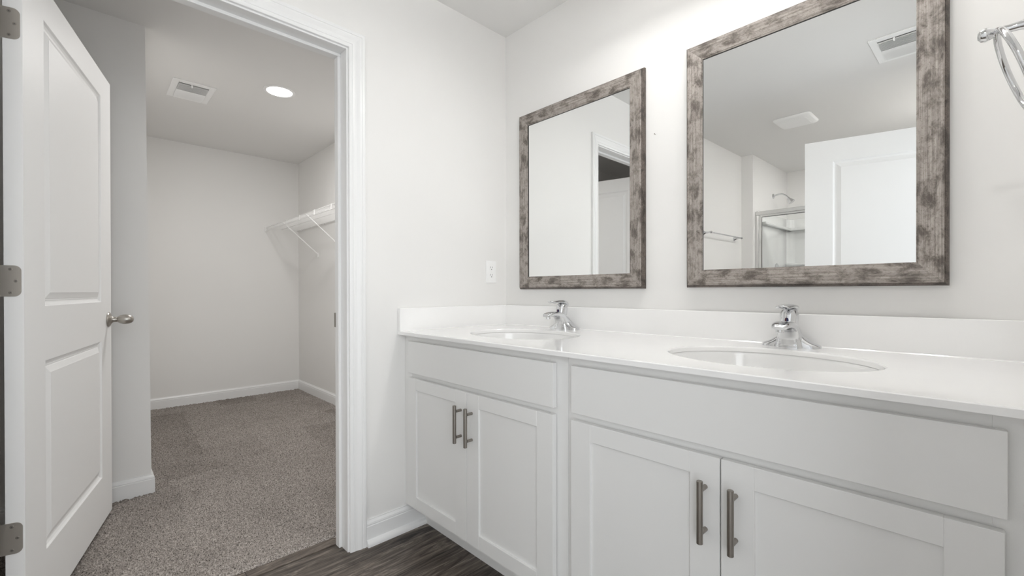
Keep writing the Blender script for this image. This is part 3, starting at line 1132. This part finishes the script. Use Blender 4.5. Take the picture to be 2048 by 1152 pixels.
t = thing('exhaust_fan', 'white square exhaust fan grille on the ceiling, seen in the right mirror', 'fan', (.683, -2.51, ZC))
bm = B()
secs = []
for sc, dz in ((1.0, -.0005), (1.0, -.006), (.93, -.016), (.80, -.021)):
    secs.append(rring((.683, -2.51, ZC + dz), (1, 0, 0), (0, 1, 0), .132 * sc, .139 * sc, 48, 9))
loft(bm, secs)
obj('grille_cover', bm, M_PLASTIC, t, smooth=True, angle=30)
bm = B()
secs = []
for sc, dz in ((.70, -.0205), (.70, -.0225), (.66, -.0235)):
    secs.append(rring((.683, -2.51, ZC + dz), (1, 0, 0), (0, 1, 0), .132 * sc, .139 * sc, 48, 9))
loft(bm, secs)
obj('centre_panel', bm, M_PLASTIC, t)

# ------------------------------------------------------------------ wire shelf in the closet
SX0, SX1, SZ = -3.296, -.130, 1.722
YFR = -.300
t = thing('wire_shelf', 'white ventilated wire shelf on the right-hand closet wall', 'shelf', ((SX0 + SX1) / 2, .02, 1.43))
bm = B()
k = 0
x = SX0 + .012
while x < SX1:
    tube(bm, [(x, .012, SZ), (x, YFR, SZ)], .0013, 5)
    x += .0254
obj('deck_wires', bm, M_WIRE, t)
bm = B()
for yy, zz, r in ((.010, SZ - .0050, .0048), (-.145, SZ - .0042, .0029), (YFR, SZ - .001, .0034), (YFR - .002, SZ - .036, .0034), (YFR + .05, SZ - .0042, .0029)):
    tube(bm, [(SX0, yy, zz), (SX1, yy, zz)], r, 8)
obj('support_rods', bm, M_WIRE, t, smooth=True)
x = -2.985
while x < SX1:
    bm = B()
    box(bm, x - .006, x + .006, YFR - .0065, YFR - .0040, SZ - .040, SZ + .003, bev=.0008)
    box(bm, x - .006, x + .006, YFR - .0065, YFR + .004, SZ + .0022, SZ + .0040, bev=.0006)
    obj('front_tie', bm, M_WIRE, t)
    x += .345
x = -3.18
while x < SX1:
    bm = B()
    box(bm, x - .008, x + .008, .008, .0198, SZ - .014, SZ + .006, bev=.002)
    tube(bm, [(x, .009, SZ - .012), (x, .002, SZ - .012)], .005, 8)
    obj('wall_clip', bm, M_WIRE, t)
    x += .305
for xb in (-2.735, -2.125, -1.515, -.905):
    bm = B()
    tube(bm, [(xb - .045, YFR + .004, SZ - .004), (xb - .030, YFR + .012, SZ - .012), (xb, .006, 1.440), (xb, .013, 1.432)], .0052, 10)
    box(bm, xb - .007, xb + .007, .012, .0198, 1.398, 1.446, bev=.0015)
    obj('support_brace', bm, M_WIRE, t, smooth=True)
bm = B()
box(bm, SX0 - .0038, SX0 + .008, YFR - .012, YFR + .010, SZ - .045, SZ + .010, bev=.003)
obj('end_bracket', bm, M_WIRE, t)

# ------------------------------------------------------------------ towel bar on the door wall, seen in the right mirror
t = thing('towel_bar', 'chrome towel bar on the wall beside the shower, seen in the right mirror', 'towel bar', (0, -2.70, 1.583))
for yy in (-2.350, -3.030):
    bm = B()
    lathe(bm, [(0, 0), (.023, 0), (.023, .004), (.017, .009), (.010, .022), (.0075, .045), (.0078, .060), (.0105, .064), (.0115, .071), (.0100, .078), (.006, .082), (0, .083)], axis_mat((0.0003, yy, 1.583), (1, 0, 0)), 28)
    obj('post', bm, M_CHROME, t, smooth=True)
bm = B()
tube(bm, [(.070, -2.325, 1.583), (.070, -3.055, 1.583)], .0062, 16)
obj('bar', bm, M_CHROME, t, smooth=True)

# ------------------------------------------------------------------ shower
SH0, SH1 = .1105, 1.6595
t = thing('shower_surround', 'white acrylic tub surround with moulded ledges, seen in the right mirror', 'shower', (.885, -3.75, 0))
bm = B()
box(bm, SH0, SH0 + .020, SOUTH + .001, -3.32, .40, 1.886, bev=.006, seg=2)
box(bm, SH1 - .020, SH1, SOUTH + .001, -3.32, .40, 1.886, bev=.006, seg=2)
box(bm, SH0 + .020, SH1 - .020, SOUTH + .0005, SOUTH + .020, .40, 1.886, bev=.006, seg=2)
# rounded inner corners
for xx, s in ((SH0 + .02, 1), (SH1 - .02, -1)):
    pr = [(xx, SOUTH + .02)]
    R = .07
    for k in range(9):
        a = k / 8 * PI / 2
        pr.append((xx + s * (R - R * math.cos(a)), SOUTH + .02 + R - R * math.sin(a)))
    loft(bm, [[(x_, y_, z_) for x_, y_ in pr] for z_ in (.4, 1.88)])
obj('wall_panels', bm, M_ACRYL, t, smooth=True, angle=30)


def ledge(z, depth, ys, nm):
    bm = B()
    box(bm, SH0 + .018, SH1 - .018, SOUTH + .018, SOUTH + .02 + depth, z - .030, z, bev=.009, seg=3)
    if ys is not None:
        box(bm, SH0 + .018, SH0 + .02 + depth * .6, SOUTH + .018, ys, z - .030, z, bev=.009, seg=3)
    return obj(nm, bm, M_ACRYL, t, smooth=True, angle=40)


ledge(1.777, .075, -3.40, 'upper_ledge')
ledge(1.374, .085, None, 'lower_ledge')
bm = B()
box(bm, SH0, SH1, -3.345, -3.275, 0, .42, bev=.02, seg=3)
box(bm, SH0, SH1, SOUTH + .001, -3.345, 0, .12)
box(bm, SH0, SH0 + .06, SOUTH + .001, -3.345, .12, .42, bev=.01)
box(bm, SH1 - .06, SH1, SOUTH + .001, -3.345, .12, .42, bev=.01)
box(bm, SH0 + .06, SH1 - .06, SOUTH + .001, SOUTH + .06, .12, .42, bev=.01)
obj('tub', bm, M_ACRYL, t)

t = thing('shower_door', 'framed sliding glass shower door, seen in the right mirror', 'shower door', (.885, -3.30, .42))
bm = B()
box(bm, SH0 + .0005, SH1 - .0005, -3.322, -3.276, 1.829, 1.866, bev=.003, seg=2)
box(bm, SH0 + .0005, SH1 - .0005, -3.322, -3.276, .4205, .450, bev=.003, seg=2)
box(bm, SH0 + .0005, SH0 + .026, -3.318, -3.280, .450, 1.829, bev=.002)
box(bm, SH1 - .026, SH1 - .0005, -3.318, -3.280, .450, 1.829, bev=.002)
obj('door_frame', bm, M_STEEL, t)
for (a, b, yy) in ((SH0 + .030, .92, -3.292), (.85, SH1 - .030, -3.308)):
    bm = B()
    f = .026
    box(bm, a, a + f, yy - .006, yy + .006, .452, 1.827, bev=.001)
    box(bm, b - f, b, yy - .006, yy + .006, .452, 1.827, bev=.001)
    box(bm, a + f, b - f, yy - .006, yy + .006, .452, .474, bev=.001)
    box(bm, a + f, b - f, yy - .006, yy + .006, 1.809, 1.827, bev=.001)
    s = obj('sliding_panel', bm, M_STEEL, t)
    bm = B()
    box(bm, a + f, a + f + .004, yy - .004, yy + .004, .474, 1.809)
    box(bm, b - f - .004, b - f, yy - .004, yy + .004, .474, 1.809)
    box(bm, a + f + .004, b - f - .004, yy - .004, yy + .004, 1.805, 1.809)
    obj('gasket', bm, M_BLACK, s)
    bm = B()
    box(bm, a + f + .001, b - f - .001, yy - .002, yy + .002, .472, 1.810)
    obj('glass', bm, M_GLASS, s, label='clear glass pane')

t = thing('shower_fixture', 'chrome shower head on a curved arm above the shower door, seen in the right mirror', 'shower head', (.11, -3.80, 2.10))
bm = B()
lathe(bm, [(0, 0), (.028, 0), (.027, .004), (.016, .010), (.011, .014), (0, .014)], axis_mat((.1104, -3.80, 2.10), (1, 0, 0)), 28)
obj('escutcheon', bm, M_CHROME, t, smooth=True)
bm = B()
arm = spline([(.112, -3.80, 2.10), (.16, -3.80, 2.112), (.20, -3.80, 2.108), (.235, -3.80, 2.088), (.255, -3.80, 2.062)], 6)
tube(bm, [tuple(p) for p in arm], .0085, 14)
obj('arm', bm, M_CHROME, t, smooth=True)
bm = B()
lathe(bm, [(0, -.008), (.010, -.006), (.014, .004), (.013, .012), (.018, .022), (.030, .048), (.034, .060), (.033, .066), (.028, .068), (0, .068)], axis_mat((.255, -3.80, 2.062), (.55, 0, -.83)), 28)
obj('spray_head', bm, M_CHROME, t, smooth=True)

t = thing('shower_valve', 'chrome shower valve with round plate below the shower head, seen in the right mirror', 'shower valve', (.131, -3.86, 1.30))
bm = B()
lathe(bm, [(0, 0), (.075, 0), (.074, .004), (.05, .009), (.03, .012), (.026, .03), (.025, .05), (0, .052)], axis_mat((.1307, -3.86, 1.29), (1, 0, 0)), 36)
obj('plate', bm, M_CHROME, t, smooth=True)
bm = B()
tube(bm, [(.175, -3.86, 1.29), (.185, -3.86, 1.25), (.195, -3.86, 1.21)], [.010, .008, .006], 12)
obj('lever', bm, M_CHROME, t, smooth=True)
